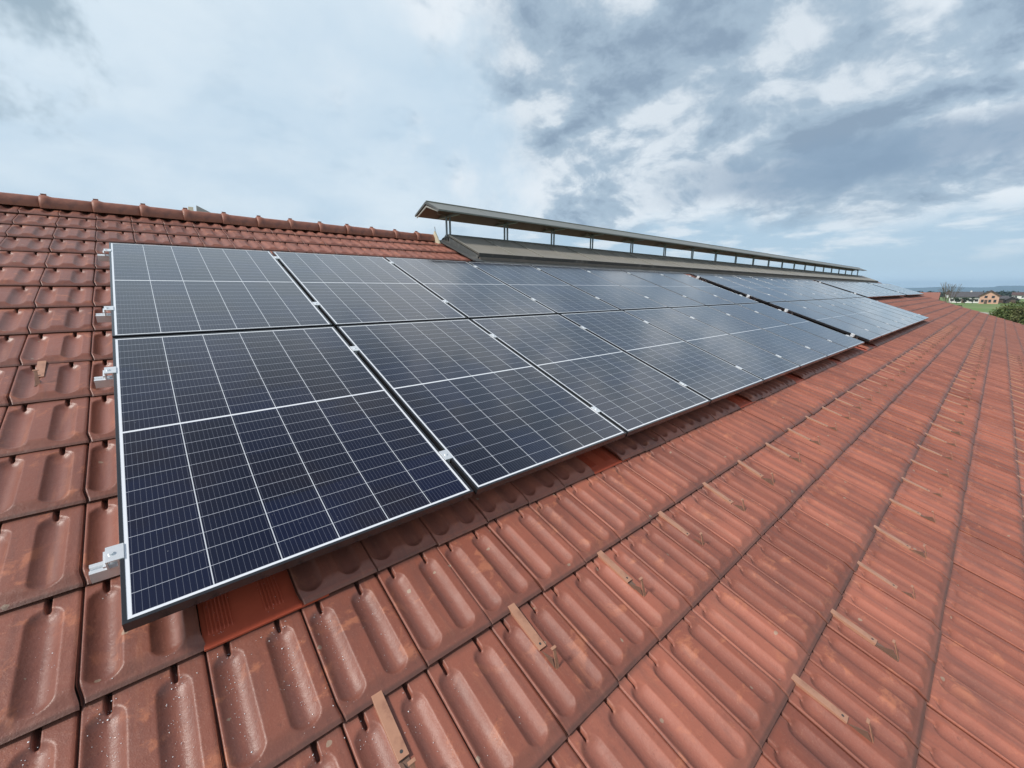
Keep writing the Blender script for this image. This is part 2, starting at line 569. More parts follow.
camr = np.array([0.18, -0.99])
for j in range(j0, j1 + 1):
    vb = VB[j]                                 # butt position of this course
    LS = (VB[j + 1] - vb) / TL
    for k in range(k0, k1):
        if (k, j) in metal_slots:
            continue
        u = U0 + k * TA
        d = math.hypot(max(u - camr[0], camr[0] - u - TA, 0), max(vb - camr[1], camr[1] - vb - TL, 0))
        if d > 13 and vb + TL < -5.2:
            continue
        hidden = (0.15 < u < 8.6 and 0.1 < vb < 3.1)
        lv = 2 if (hidden or d > 7.5) else (1 if d > 2.9 else 0)
        X, S, Z, band, rim = grids[lv]
        r1, r2, r3 = rng.random(3)
        jx, jz, jr = rng.normal(0, 0.0010), rng.normal(0, 0.0010), rng.normal(0, 0.0042)
        sag = 0.0022 * math.sin(u * 1.3 + j * 0.7) + 0.0016 * math.sin(u * 0.43 + j)
        jsv = rng.normal(0, 0.0022)
        uu = u + X + jx + jr * (S - 0.2)
        v = vb + (TL - S) * LS + jsv + jr * (X - TA / 2)
        if j == j1:
            v = np.minimum(v, V_RIDGE + 0.005)
        n = NB + Z + jz + sag + (0.006 if (k - 1, j) in metal_slots else 0) + (X - TA / 2) * rng.normal(0, 0.006)
        ny, nx = X.shape
        # extra row: butt face going down
        P = np.stack([uu, v, n], -1)
        butt = P[-1].copy()
        butt[:, 2] -= 0.031
        butt[:, 1] += 0.015
        P = np.concatenate([P.reshape(-1, 3), P[-1].reshape(-1, 3), butt.reshape(-1, 3)])
        f1 = faces_for(ny, nx) + voff
        base = voff + ny * nx
        i = np.arange(nx - 1)
        f2 = np.stack([base + i, base + nx + i, base + nx + i + 1, base + i + 1], -1)
        VV.append(P)
        FF.append(f1)
        FF.append(f2)
        dark = 0.25 if r2 > 0.9 else 0.0
        cc = np.ones((len(P), 4), dtype=np.float32)
        cc[:, 0] = np.clip(r1 * 0.8 + 0.1 - dark, 0, 1)
        cc[:ny * nx, 1] = band.reshape(-1)
        cc[ny * nx:, 1] = 0
        cc[:ny * nx, 2] = np.clip(rim.reshape(-1), 0, 1)
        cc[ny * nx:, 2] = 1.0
        CC.append(cc)
        voff += len(P)
VV = np.concatenate(VV)
FF = np.concatenate(FF).astype(np.int32)
CC = np.concatenate(CC)
me = bpy.data.meshes.new('roof_tiles')
me.vertices.add(len(VV))
me.vertices.foreach_set('co', VV.astype(np.float32).reshape(-1))
me.loops.add(FF.size)
me.loops.foreach_set('vertex_index', FF.reshape(-1))
me.polygons.add(len(FF))
me.polygons.foreach_set('loop_start', np.arange(0, FF.size, 4, dtype=np.int32))
me.polygons.foreach_set('loop_total', np.full(len(FF), 4, dtype=np.int32))
me.polygons.foreach_set('use_smooth', np.ones(len(FF), dtype=bool))
ca = me.color_attributes.new('tile', 'FLOAT_COLOR', 'POINT')
ca.data.foreach_set('color', CC.reshape(-1))
me.materials.append(M_tile)
me.update(calc_edges=True)

building = empty('farm_building', (0, 0, 0), 'long building under a red brown double trough clay tile roof', 'building')
roof = bpy.data.objects.new('roof_tiles', me)
col.objects.link(roof)
roof.parent = building
roof.matrix_local = RX

V_EAVE = VB[j0]
# solid roof body under the tiles, far slope and walls
yr, zr = r2w(0, V_RIDGE, -0.15).y, r2w(0, V_RIDGE, -0.15).z
e0 = r2w(0, V_EAVE, NB - 0.02)
Yf = 2 * yr - e0.y
b = MB()
b.prism([(e0.y, e0.z), (yr, zr - 0.05), (yr, zr - 0.30), (e0.y + 0.05, e0.z - 0.22)], U_START + 0.05, U_END - 0.08)
b.build('roof_boarding', M_curb, building)
b = MB()
b.prism([(yr, zr - 0.02), (Yf, e0.z), (Yf - 0.05, e0.z - 0.2), (yr, zr - 0.29)], U_START, U_END)
b.build('rear_roof_slope', M_ridge, building)
b = MB()
GZ = -7.2
b.prism([(e0.y + 0.7, GZ - 0.3), (e0.y + 0.7, e0.z - 0.02), (yr, zr - 0.32), (Yf - 0.7, e0.z - 0.02), (Yf - 0.7, GZ - 0.3)], U_START + 0.4, U_END - 0.5)
b.build('wall', M_plaster, building)
# verge trim board at the far gable
b = MB()
pa = [(e0.y, e0.z + 0.01), (yr, zr + 0.01), (yr, zr - 0.24), (e0.y, e0.z - 0.24)]
b.prism(pa, U_END + 0.002, U_END + 0.035)
b.build('verge_board', M_curb, building)

# metal replacement tiles: flat pan, fine ribs, flange slipping under the neighbour
for n_, (k, j) in enumerate(sorted(metal_slots)):
    u, vb = U0 + k * TA, V0 + j * TL
    b = MB()
    w = TA + 0.095
    b.prism([(TL + 0.02, -0.003), (-0.004, 0.0300), (-0.006, 0.0235), (TL + 0.02, -0.008)], 0.004, w)
    for rx in ([0.018, 0.028, 0.038, 0.048, 0.058, 0.068, 0.078] + [0.170, 0.180, 0.190, 0.200, 0.210, 0.220]):
        b.prism([(TL, 0.001), (0.050, 0.0292), (0.040, 0.0275), (0.040, 0.020), (TL, -0.004)], rx, rx + 0.0045)
    o = b.build('metal_tile', M_redmetal, building, 0.001)
    mm = RX.copy()
    mm.translation = r2w(u, vb, NB + 0.0)
    o.matrix_local = mm
    if n_ == 0:
        tag(o, 'flat orange red sheet metal tile under the near panel edge')

# ridge tiles
RIDGE_C = Vector((0, yr, zr + 0.018))


def ridge_cap():
    b = MB()
    seg = 14
    Ls = [(-0.030, 0.092), (-0.024, 0.104), (-0.008, 0.107), (0.012, 0.108), (0.030, 0.104), (0.046, 0.098), (0.062, 0.094), (0.20, 0.093), (0.36, 0.090), (0.366, 0.080)]
    vs, fs = [], []
    for x, r in Ls:
        for i in range(seg + 1):
            t = math.pi * (-0.09 + 1.18 * i / seg)
            vs.append((x, r * math.cos(t) * 1.02, r * math.sin(t) * 0.98))
    for a in range(len(Ls) - 1):
        for i in range(seg):
            p = a * (seg + 1) + i
            fs.append((p, p + 1, p + seg + 2, p + seg + 1))
    b.add(vs, fs, 0, True)
    # clip on the joint
    b.box((-0.016, -0.010, 0.100), (0.024, 0.010, 0.1175))
    return b.mesh('ridge_tile', M_ridge)


cap_me = ridge_cap()
cu = 0.27 - 0.367 * 14
while cu < U_END - 0.3:
    if cu < 3.75 or cu > 36.3:
        o = bpy.data.objects.new('ridge_tile', cap_me)
        col.objects.link(o)
        o.parent = building
        o.location = RIDGE_C + Vector((cu, rng.normal(0, 0.004), rng.normal(0, 0.003)))
        o.rotation_euler = (rng.normal(0, 0.02), rng.normal(0, 0.008), 0)
    cu += 0.367

# small louvred lookout just behind the ridge
t = empty('roof_vent', (0.66, yr + 0.25, zr - 0.17), 'small cream fronted vent with dark sloping top behind the ridge', 'roof vent')
b = MB()
b.add([(0.0, -0.16, 0), (0.0, 0.16, 0), (0.03, 0.0, 0.36), (0.05, -0.16, 0), (0.05, 0.16, 0), (0.08, 0, 0.36)], [(0, 1, 2), (3, 5, 4), (0, 2, 5, 3), (1, 4, 5, 2), (0, 3, 4, 1)])
b.build('front_plate', M_cream, t)
b = MB()
b.add([(0.02, -0.19, 0.0), (0.05, 0.0, 0.385), (0.02, 0.19, 0.0), (0.55, -0.15, 0.0), (0.5, 0.0, 0.16), (0.55, 0.15, 0.0)],
      [(0, 1, 4, 3), (1, 2, 5, 4), (0, 2, 1), (3, 4, 5), (0, 3, 5, 2)])
o = b.build('cover', M_bar, t)
o.location = (0.062, 0, 0.0)

# ================================================================= ridge skylight
yr_tiles, zr_tiles = yr, zr
yr, zr = 4.8437, 1.6033                    # the skylight's own centre line
sk = empty('ridge_skylight', (4.1, yr, zr), 'long grey ridge skylight with raised gabled ventilation hood on steel posts', 'skylight')


def skb(b, name, m_, parent=None, bev=0.0, world=True):
    o = b.build(name, m_, parent or sk, bev)
    base = -sk.matrix_world.translation
    if parent is not None and parent is not sk:
        base = -(parent.matrix_world.translation if False else Vector(parent['wpos']))
    o.location = base
    o['wpos'] = (0.0, 0.0, 0.0)
    return o


U_S0, U_S1 = 4.10, 36.0
lowY, lowZ = 3.960, 1.405                  # lower lip (top)
upY, upZ = 4.800, 1.742
sl = math.atan2(upZ - lowZ, upY - lowY)
b = MB()                                   # curb under the lower lip
cbY = 4.05
b.prism([(3.955, 1.21), (3.935, 1.345), (3.975, 1.352), (4.0, 1.21)], U_S0 + 0.02, U_S1)
b.prism([(4.03, 1.20), (4.03, 1.385), (4.06, 1.39), (4.06, 1.20)], U_S0 + 0.05, U_S1 - 0.01)
skb(b, 'curb', M_curb)
b = MB()
b.prism([(3.80, 1.250), (3.952, 1.300), (3.952, 1.287), (3.80, 1.235)], U_S0 - 0.05, U_S1 + 0.05)
skb(b, 'apron_flashing', M_lead)
# end cheek and side flashing towards the tiles
b = MB()
b.prism([(cbY, 1.20), (lowY + 0.01, lowZ - 0.035), (upY, upZ - 0.035), (upY + 0.2, upZ - 0.035), (upY + 0.2, 1.5)], U_S0, U_S0 + 0.04)
skb(b, 'end_cheek', M_lead)
b = MB()
a0, a1 = r2w(0, 4.02, -0.112), r2w(0, 5.16, -0.112)
b.prism([(a0.y, a0.z), (a1.y, a1.z), (a1.y, a1.z - 0.01), (a0.y, a0.z - 0.01)], U_S0 - 0.17, U_S0 - 0.002)
b.prism([(a0.y, a0.z + 0.015), (a1.y, a1.z + 0.015), (a1.y, a1.z + 0.0), (a0.y, a0.z + 0.0)], U_S0 - 0.19, U_S0 - 0.165)
skb(b, 'side_flashing', M_lead)
b = MB()
b.prism([(yr - 0.14, zr - 0.02), (yr, zr + 0.185), (yr + 0.14, zr - 0.02)], U_S0 - 0.24, U_S0 - 0.215)
skb(b, 'end_flashing', M_cream)
b = MB().tube((U_S0 - 0.22, yr, zr + 0.15), (U_S0 - 0.23, yr, zr + 0.25), 0.005)
skb(b, 'lightning_spike', M_post)
# glazing sheets, one per bay, with bars over the joints
dx_ = Vector((0, upY - lowY, upZ - lowZ)).normalized()
nn = Vector((0, -dx_.z, dx_.y))
lenS = math.hypot(upY - lowY, upZ - lowZ)
bay = 0.70
nb = int((U_S1 - U_S0) / bay)
bay = (U_S1 - U_S0) / nb


def sheet_pts(x0, x1, s0, s1, n0, n1):
    o_ = Vector((0, lowY, lowZ))
    pts = []
    for n_ in (n0, n1):
        for x, s_ in ((x0, s0), (x1, s0), (x1, s1), (x0, s1)):
            p = o_ + dx_ * s_ + nn * n_
            pts.append((x, p.y, p.z))
    return pts


BF = [(0, 3, 2, 1), (4, 5, 6, 7), (0, 1, 5, 4), (1, 2, 6, 5), (2, 3, 7, 6), (3, 0, 4, 7)]
for i in range(nb):
    b = MB()
    x0 = U_S0 + i * bay
    hj = random.uniform(-0.002, 0.003)
    b.add(sheet_pts(x0 + 0.004, x0 + bay - 0.004, -0.02, lenS, -0.02 + hj, 0.0 + hj), BF)
    skb(b, 'glazing_sheet', M_sheet)
b = MB()
for i in range(nb + 1):
    x0 = U_S0 + i * bay
    w_ = 0.022 if i else 0.03
    b = MB()
    b.add(sheet_pts(x0 - w_ / 2, x0 + w_ / 2, -0.025, lenS, 0.004, 0.012), BF)
    skb(b, 'glazing_bar', M_bar)
b = MB()
b.add(sheet_pts(U_S0 - 0.01, U_S1 + 0.01, -0.036, -0.022, -0.05, 0.008), BF)
skb(b, 'drip_edge', M_lead)
# far slope of the sheeting and the low upstand at the ridge
b = MB()
b.prism([(upY + 0.09, upZ), (2 * yr - lowY, lowZ), (2 * yr - lowY, lowZ - 0.03), (upY + 0.09, upZ - 0.03)], U_S0, U_S1)
skb(b, 'rear_sheeting', M_sheet)
b = MB()
b.box((U_S0, upY - 0.01, upZ - 0.10), (U_S1, upY + 0.03, upZ + 0.012))
b.box((U_S0, upY + 0.06, upZ - 0.10), (U_S1, upY + 0.10, upZ + 0.012))
skb(b, 'ridge_upstand', M_lead)
# hood
apZ = 2.220
nY, nZ = yr - 0.395, 2.055
fY, fZ = yr + 0.36, 2.060
H0, H1 = 3.73, 35.0
b = MB()
b.prism([(nY, nZ), (yr, apZ), (fY, fZ), (fY, fZ - 0.022), (yr, apZ - 0.028), (nY, nZ - 0.022)], H0, H1)
hood = skb(b, 'hood', M_hoodtop)
b = MB()
b.prism([(nY + 0.03, nZ - 0.010), (yr, apZ - 0.032), (fY - 0.03, fZ - 0.012), (fY - 0.03, fZ - 0.032), (yr, apZ - 0.052), (nY + 0.03, nZ - 0.030)], H0 + 0.03, H1 - 0.03)
skb(b, 'hood_lining', M_sheetunder, hood)
b = MB()
b.prism([(nY, nZ - 0.002), (yr, apZ - 0.002), (fY, fZ - 0.002), (fY, fZ - 0.03), (yr, apZ - 0.038), (nY, nZ - 0.03)], H0 - 0.015, H0 - 0.001)
skb(b, 'gable_trim', M_lead, hood)
b = MB()
b.prism([(nY + 0.05, nZ - 0.012), (yr, apZ - 0.060), (fY - 0.03, fZ - 0.036), (fY - 0.03, fZ - 0.052), (yr, apZ - 0.085), (nY + 0.05, nZ - 0.03)], H0 - 0.001, H0 + 0.012)
skb(b, 'gable_lath', M_bar, hood)
b = MB()
b.tube((H0, yr, apZ + 0.004), (H1, yr, apZ + 0.004), 0.012)
skb(b, 'hood_ridge_roll', M_hoodtop, hood)
x = H0 + 1.0
while x < H1:
    b = MB()
    b.prism([(nY - 0.002, nZ - 0.003), (yr, apZ + 0.006), (fY + 0.002, fZ - 0.003), (fY, fZ - 0.01), (yr, apZ - 0.006), (nY, nZ - 0.01)], x - 0.02, x + 0.02)
    skb(b, 'sheet_lap', M_hoodtop, hood)
    x += 1.25
stations = [4.13, 5.385, 6.64, 7.90] + [7.90 + 1.578 * i for i in range(1, 18)]
pm = MB().tube((0, 0, 0), (0, 0, 0.36), 0.017, seg=10).mesh('post', M_post)
bm_ = MB()
bm_.box((-0.045, -0.012, -0.014), (0.02, 0.012, 0.012))
bm_.box((-0.16, -0.02, 0.0), (-0.045, 0.02, 0.03))
bm_me = bm_.mesh('bracket', M_curb)
for x in stations:
    for dy in (-0.03, 0.03):
        o = bpy.data.objects.new('post', pm)
        col.objects.link(o)
        o.parent = sk
        o.location = Vector((x + dy, yr - dy * 0.2, 1.72)) - sk.matrix_world.translation
        q = bpy.data.objects.new('bracket', bm_me)
        col.objects.link(q)
        q.parent = o
        q.location = (0, 0, 0.33)
    b = MB()
    b.box((x - 0.022, nY + 0.07, 2.025), (x + 0.022, fY - 0.05, 2.052))
    skb(b, 'cross_rail', M_post)

# ================================================================= solar panels
GV = 1.804                                 # pitch between the two rows
PP = PW + 0.0214


def make_panel():
    t = empty('solar_panel', (0, 0, 0), '', 'solar panel')
    fr = MB()
    lip = 0.0105
    T = PT
    # frame rails with a thin lip over the glass
    fr.box((0, 0, -T), (PW, lip, 0))
    fr.box((0, PH - lip, -T), (PW, PH, 0))
    fr.box((0, lip, -T), (lip, PH - lip, 0))
    fr.box((PW - lip, lip, -T), (PW, PH - lip, 0))
    fr.box((lip, lip, -T), (PW - lip, lip + 0.022, -T + 0.002))
    fr.box((lip, PH - lip - 0.022, -T), (PW - lip, PH - lip, -T + 0.002))
    fr.build('frame', M_frame, t, 0.0008)
    g = MB()
    g.box((lip - 0.001, lip - 0.001, -0.0062), (PW - lip + 0.001, PH - lip + 0.001, -0.0016))
    g.build('cell_glass', M_cell, t)
    bs = MB()
    bs.box((lip + 0.001, lip + 0.001, -0.0085), (PW - lip - 0.001, PH - lip - 0.001, -0.0066))
    bs.box((PW / 2 - 0.05, PH / 2 - 0.02, -0.024), (PW / 2 + 0.05, PH / 2 + 0.02, -0.0086))
    bs.build('backsheet', M_dark, t)
    return t


proto = make_panel()
proto_used = False
ORD = ['leftmost', 'second', 'third', 'fourth', 'fifth', 'sixth', 'seventh', 'eighth and last']
blocks = [('nearest block', 0.0, 8, (0, 1)), ('second block', 9.655, 8, (0, 1)), ('third block', 19.46, 8, (1,)), ('farthest block', 29.12, 6, (1,))]
for bi, (bn, ub, n_, rows) in enumerate(blocks):
    for rw in rows:
        for k in range(n_):
            place = ORD[k] if k < n_ - 1 or n_ == 8 else 'sixth and last'
            if len(rows) == 2:
                lab = 'black framed solar panel, %s in the %s row of the %s' % (place, 'lower' if rw == 0 else 'upper', bn)
            else:
                lab = 'black framed solar panel, %s from the left in the single row %s' % (place, bn)
            mm = mat_uvn(ub + k * PP + rng.normal(0, 0.0006), -0.006 + rw * GV + rng.normal(0, 0.0008), rng.normal(0, 0.0008))
            if not proto_used:
                proto.matrix_world = mm
                proto['label'] = lab
                proto['group'] = 'solar panels mounted on the tiled roof'
                proto_used = True
            else:
                dup(proto, mm, lab, 'solar panels mounted on the tiled roof')

# rails with clamps
midc = MB()
midc.box((-0.020, -0.032, 0.0008), (0.020, 0.032, 0.0042))
midc.box((-0.007, -0.032, -0.036), (0.007, 0.032, 0.0009))
midc.tube((0, 0, 0.004), (0, 0, 0.009), 0.0065, seg=12)
mid_me = midc.mesh('mid_clamp', M_alu)
endc = MB()
endc.box((-0.031, -0.030, 0.0), (0.010, 0.030, 0.0042))
endc.box((-0.006, -0.030, -0.036), (-0.0012, 0.030, 0.0001))
endc.box((-0.031, -0.030, -0.036), (-0.027, 0.030, 0.0001))
endc.box((-0.038, -0.030, -0.016), (-0.031, 0.030, -0.010))
endc.tube((-0.018, 0, 0.004), (-0.018, 0, 0.010), 0.0068, seg=12)
end_me = endc.mesh('end_clamp', M_alu)
for bi, (bn, ub, n_, rows) in enumerate(blocks):
    vs_ = []
    for rw in rows:
        vs_ += [(0.252, 'lower'), (1.412, 'upper')] if rw == 0 else [(2.185, 'lower'), (3.355, 'upper')]
    wid = n_ * PP - 0.0214
    for vi, (vr, wh) in enumerate(vs_):
        rowname = 'lower row' if vr < 1.8 else 'upper row'
        lab = 'silver aluminium rail with clamps along the %s edge of the %s, %s' % ('lower' if wh == 'lower' else 'upper', rowname, bn)
        t = empty('mounting_rail', (0, 0, 0), lab, 'rail', 'mounting rails under the solar panels')
        t.matrix_world = mat_uvn(ub, vr, -PT)
        b = MB()
        x0, x1 = -0.072, wid + 0.09
        b.prism([(-0.019, -0.001), (-0.006, -0.001), (-0.006, -0.012), (0.006, -0.012), (0.006, -0.001), (0.019, -0.001),
                 (0.019, -0.040), (0.013, -0.040), (0.013, -0.046), (-0.013, -0.046), (-0.013, -0.040), (-0.019, -0.040)], x0, x1)
        b.build('rail_profile', M_alu, t)
        for k in range(1, n_):
            o = bpy.data.objects.new('mid_clamp', mid_me)
            col.objects.link(o)
            o.parent = t
            o.location = (k * PP - 0.0107, rng.normal(0, 0.004), PT)
        for s_, xe in ((0, 0.0), (1, wid)):
            o = bpy.data.objects.new('end_clamp', end_me)
            col.objects.link(o)
            o.parent = t
            o.location = (xe, 0, PT)
            o.rotation_euler = (0, 0, math.pi * s_)
        # stand-offs onto the tiles
        for q_ in range(int(wid / 1.8) + 1):
            xb = 0.35 + q_ * 1.81
            b = MB()
            b.box((xb - 0.015, -0.05, -0.098), (xb + 0.015, -0.021, -0.008))
            b.box((xb - 0.015, -0.05, -0.104), (xb + 0.015, 0.16, -0.098))
            b.build('roof_bracket', M_alu, t)


# ================================================================= snow hooks
def make_hook():
    t = empty('snow_hook', (0, 0, 0), '', 'snow hook')
    b = MB()                               # flat strap running down the slope (-y)
    L = 0.168
    b.box((-0.0155, -L, 0.003), (0.0155, 0.05, 0.0070))
    b.box((-0.0155, -L, -0.0070), (-0.0125, 0.04, 0.0031))
    b.build('strap', M_hook, t, 0.0006)
    b = MB()                               # folded up bracket, a narrow triangle standing on the strap's lower end
    b.add([(-0.009, -L - 0.075, 0.0), (-0.009, -L - 0.004, 0.0), (-0.009, -L - 0.050, 0.026), (-0.0065, -L - 0.075, 0.0), (-0.0065, -L - 0.004, 0.0), (-0.0065, -L - 0.050, 0.026)],
          [(0, 1, 2), (3, 5, 4), (0, 2, 5, 3), (1, 4, 5, 2), (0, 3, 4, 1)])
    b.box((-0.0135, -L - 0.080, -0.0040), (0.0135, -L + 0.001, -0.0008))
    b.build('base_plate', M_hookplate, t)
    b = MB()
    a = Vector((0, -L - 0.076, 0.0))
    c = Vector((0, -L - 0.036, 0.058))
    d = (c - a).normalized()
    up = Vector((1, 0, 0)).cross(d)
    vs = []
    for w_, p in ((0.0075, a), (0.0055, c)):
        for sx in (-1, 1):
            for sz in (0, 1):
                vs.append(p + Vector((sx * w_, 0, 0)) + up * (0.0025 * sz))
    b.add(vs, [(0, 2, 3, 1), (4, 5, 7, 6), (0, 1, 5, 4), (2, 6, 7, 3), (0, 4, 6, 2), (1, 3, 7, 5)])
    b.box((-0.010, c.y - 0.003, c.z - 0.001), (0.010, c.y + 0.006, c.z + 0.002))
    b.build('upright', M_hook, t)
    b = MB().tube((0, -L + 0.016, 0.0065), (0, -L + 0.016, 0.0076), 0.0045, seg=12)
    b.build('bolt_hole', M_steelhole, t)
    return t


hook = make_hook()
hook_used = False
HN = NB + 0.0215 + 0.004
rowsH = [('nearest the solar panels', -0.466, 0.515, 40, 'row A'), ('midway down the slope', -1.236, 1.806, 36, 'row B'), ('lowest on the slope', -1.922, 3.36, 28, 'row C')]
nearlab = {
    (0, 0): 'tan metal snow hook at the bottom picture edge in the row nearest the panels',
    (0, 1): 'tan metal snow hook with folded upright, second in the row nearest the panels',
    (0, 2): 'tan metal snow hook, third from the front in the row nearest the panels',
    (0, 3): 'tan metal snow hook, fourth from the front in the row nearest the panels',
    (0, 4): 'tan metal snow hook, fifth from the front in the row nearest the panels',
    (0, 5): 'tan metal snow hook, sixth from the front in the row nearest the panels',
    (1, 0): 'worn tan snow hook closest to the camera in the middle row of hooks',
    (1, 1): 'worn tan snow hook second from the front in the middle row of hooks',
    (1, 2): 'worn tan snow hook third from the front in the middle row of hooks',
    (1, 3): 'worn tan snow hook fourth from the front in the middle row of hooks',
    (1, 4): 'worn tan snow hook fifth from the front in the middle row of hooks',
}
for ri, (rn, vr, us, cnt, _) in enumerate(rowsH):
    for k in range(cnt):
        u = us + k * 2 * TA
        lab = nearlab.get((ri, k), 'small tan snow hook farther along the hook row %s' % rn)
        mm = mat_uvn(u + rng.normal(0, 0.004), vr + rng.normal(0, 0.003), HN, rng.normal(0, 0.03)) @ Matrix.Rotation(rng.normal(0.0, 0.012) - 0.045, 4, 'X')
        grp = 'snow hooks on the roof, row %s' % rn
        if not hook_used:
            hook.matrix_world = mm
            hook['label'] = lab
            hook['group'] = grp
            hook_used = True
        else:
            dup(hook, mm, lab, grp)
dup(hook, mat_uvn(-0.285, 1.84, HN, 0.02) @ Matrix.Rotation(-0.045, 4, 'X'), 'lone tan snow hook on the tiles left of the solar panels', 'snow hooks on the roof, left side')

# ================================================================= white grains added as painted glints in the near troughs
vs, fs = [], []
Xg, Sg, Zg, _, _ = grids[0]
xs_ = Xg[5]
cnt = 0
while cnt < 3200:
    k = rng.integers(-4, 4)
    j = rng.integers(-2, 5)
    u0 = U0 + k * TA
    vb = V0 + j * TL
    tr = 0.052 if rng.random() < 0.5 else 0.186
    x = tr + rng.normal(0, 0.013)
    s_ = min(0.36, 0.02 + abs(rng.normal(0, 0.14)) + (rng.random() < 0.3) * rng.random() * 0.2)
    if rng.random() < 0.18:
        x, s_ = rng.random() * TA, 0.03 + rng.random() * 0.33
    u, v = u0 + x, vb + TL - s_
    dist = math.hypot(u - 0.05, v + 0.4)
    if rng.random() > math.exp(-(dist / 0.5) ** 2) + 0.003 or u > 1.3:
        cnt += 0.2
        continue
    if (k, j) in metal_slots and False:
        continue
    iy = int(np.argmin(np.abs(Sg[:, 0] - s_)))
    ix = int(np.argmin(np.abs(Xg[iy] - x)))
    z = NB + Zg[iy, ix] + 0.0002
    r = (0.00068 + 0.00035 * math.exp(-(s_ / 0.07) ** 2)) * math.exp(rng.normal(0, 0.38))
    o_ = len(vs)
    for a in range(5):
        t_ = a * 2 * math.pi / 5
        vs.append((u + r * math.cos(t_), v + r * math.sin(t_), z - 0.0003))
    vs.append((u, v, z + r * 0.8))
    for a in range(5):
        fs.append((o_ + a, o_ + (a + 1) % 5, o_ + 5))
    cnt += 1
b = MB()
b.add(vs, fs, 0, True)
M_glint = mat('white_glint_grains', (0.85, 0.87, 0.9), 0.15, 0.0, spec=1.0)
o = b.build('glint_grains', M_glint)
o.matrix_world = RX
tag(o, 'tiny white grains imitating glints in the troughs of the nearest tiles', 'grains', None, 'stuff')

# ================================================================= landscape
M_grass = mat('meadow_grass', (0.11, 0.20, 0.04), 0.9, 0.0, 0.3, 0.02, second=(0.17, 0.22, 0.07), sscale=0.012, slo=0.4, shi=0.6)
M_path = mat('gravel_track', (0.42, 0.40, 0.34), 0.9, 0.0, 0.1, 0.3)
M_hill = mat('wooded_hill', (0.035, 0.055, 0.035), 0.95, 0.0, 0.2, 0.004, second=(0.055, 0.075, 0.04), sscale=0.0015)
b = MB()
# ground sheet: level fields near by, falling to a wide valley beyond 750 m
xsG = [-3000, -300, -60, 0, 60, 150, 250, 400, 550, 700, 780, 950, 1300, 2000, 4000, 7000, 12000, 30000]
ysG = [-30000, -9000, -3000, -1000, -400, -150, -50, 0, 50, 150, 400, 1000, 3000, 9000, 30000]


def gz(x, y):
    d = math.hypot(x, y)
    t_ = min(max((d - 750) / 700, 0), 1)
    t_ = t_ * t_ * (3 - 2 * t_)
    return GZ - 58 * t_


vs = [(x, y, gz(x, y)) for x in xsG for y in ysG]
ny = len(ysG)
fs = [(i * ny + j, (i + 1) * ny + j, (i + 1) * ny + j + 1, i * ny + j + 1) for i in range(len(xsG) - 1) for j in range(ny - 1)]
b.add(vs, fs, 0, True)
tag(b.build('ground', M_grass), kind='structure')
b = MB()


def strip(pts, w_, z):
    vs, fs = [], []
    for i, (x, y) in enumerate(pts):
        a = pts[max(i - 1, 0)]
        c = pts[min(i + 1, len(pts) - 1)]
        d = Vector((c[0] - a[0], c[1] - a[1], 0)).normalized()
        n_ = Vector((-d.y, d.x, 0)) * w_ / 2
        vs += [(x + n_.x, y + n_.y, z), (x - n_.x, y - n_.y, z)]
    fs = [(2 * i, 2 * i + 1, 2 * i + 3, 2 * i + 2) for i in range(len(pts) - 1)]
    return vs, fs


vs, fs = strip([(262, 18), (246, 8), (228, 2), (210, -3), (190, -9), (180, -30)], 3.0, GZ + 0.006)
b.add(vs, fs)
tag(b.build('field_path', M_path), kind='structure')

# hills on the horizon
hv, hf = [], []
NH = 160
for i in range(NH):
    y = -5000 + 9000 * i / (NH - 1)
    h = 12 + 18 * math.sin(y * 0.0009 + 1.2) + 9 * math.sin(y * 0.0031) + 4 * math.sin(y * 0.011 + 2) + (14 if -1200 < y < 40 else 0)
    h += 22 * math.exp(-((y + 350) / 330) ** 2)
    hv += [(7600, y, -70), (8100, y, -20 + h * 0.4), (8700, y, h), (9600, y, -70)]
for i in range(NH - 1):
    for c in range(3):
        a = i * 4 + c
        hf.append((a, a + 4, a + 5, a + 1))
b = MB().add(hv, hf, 0, True)
tag(b.build('hills', M_hill), kind='structure')


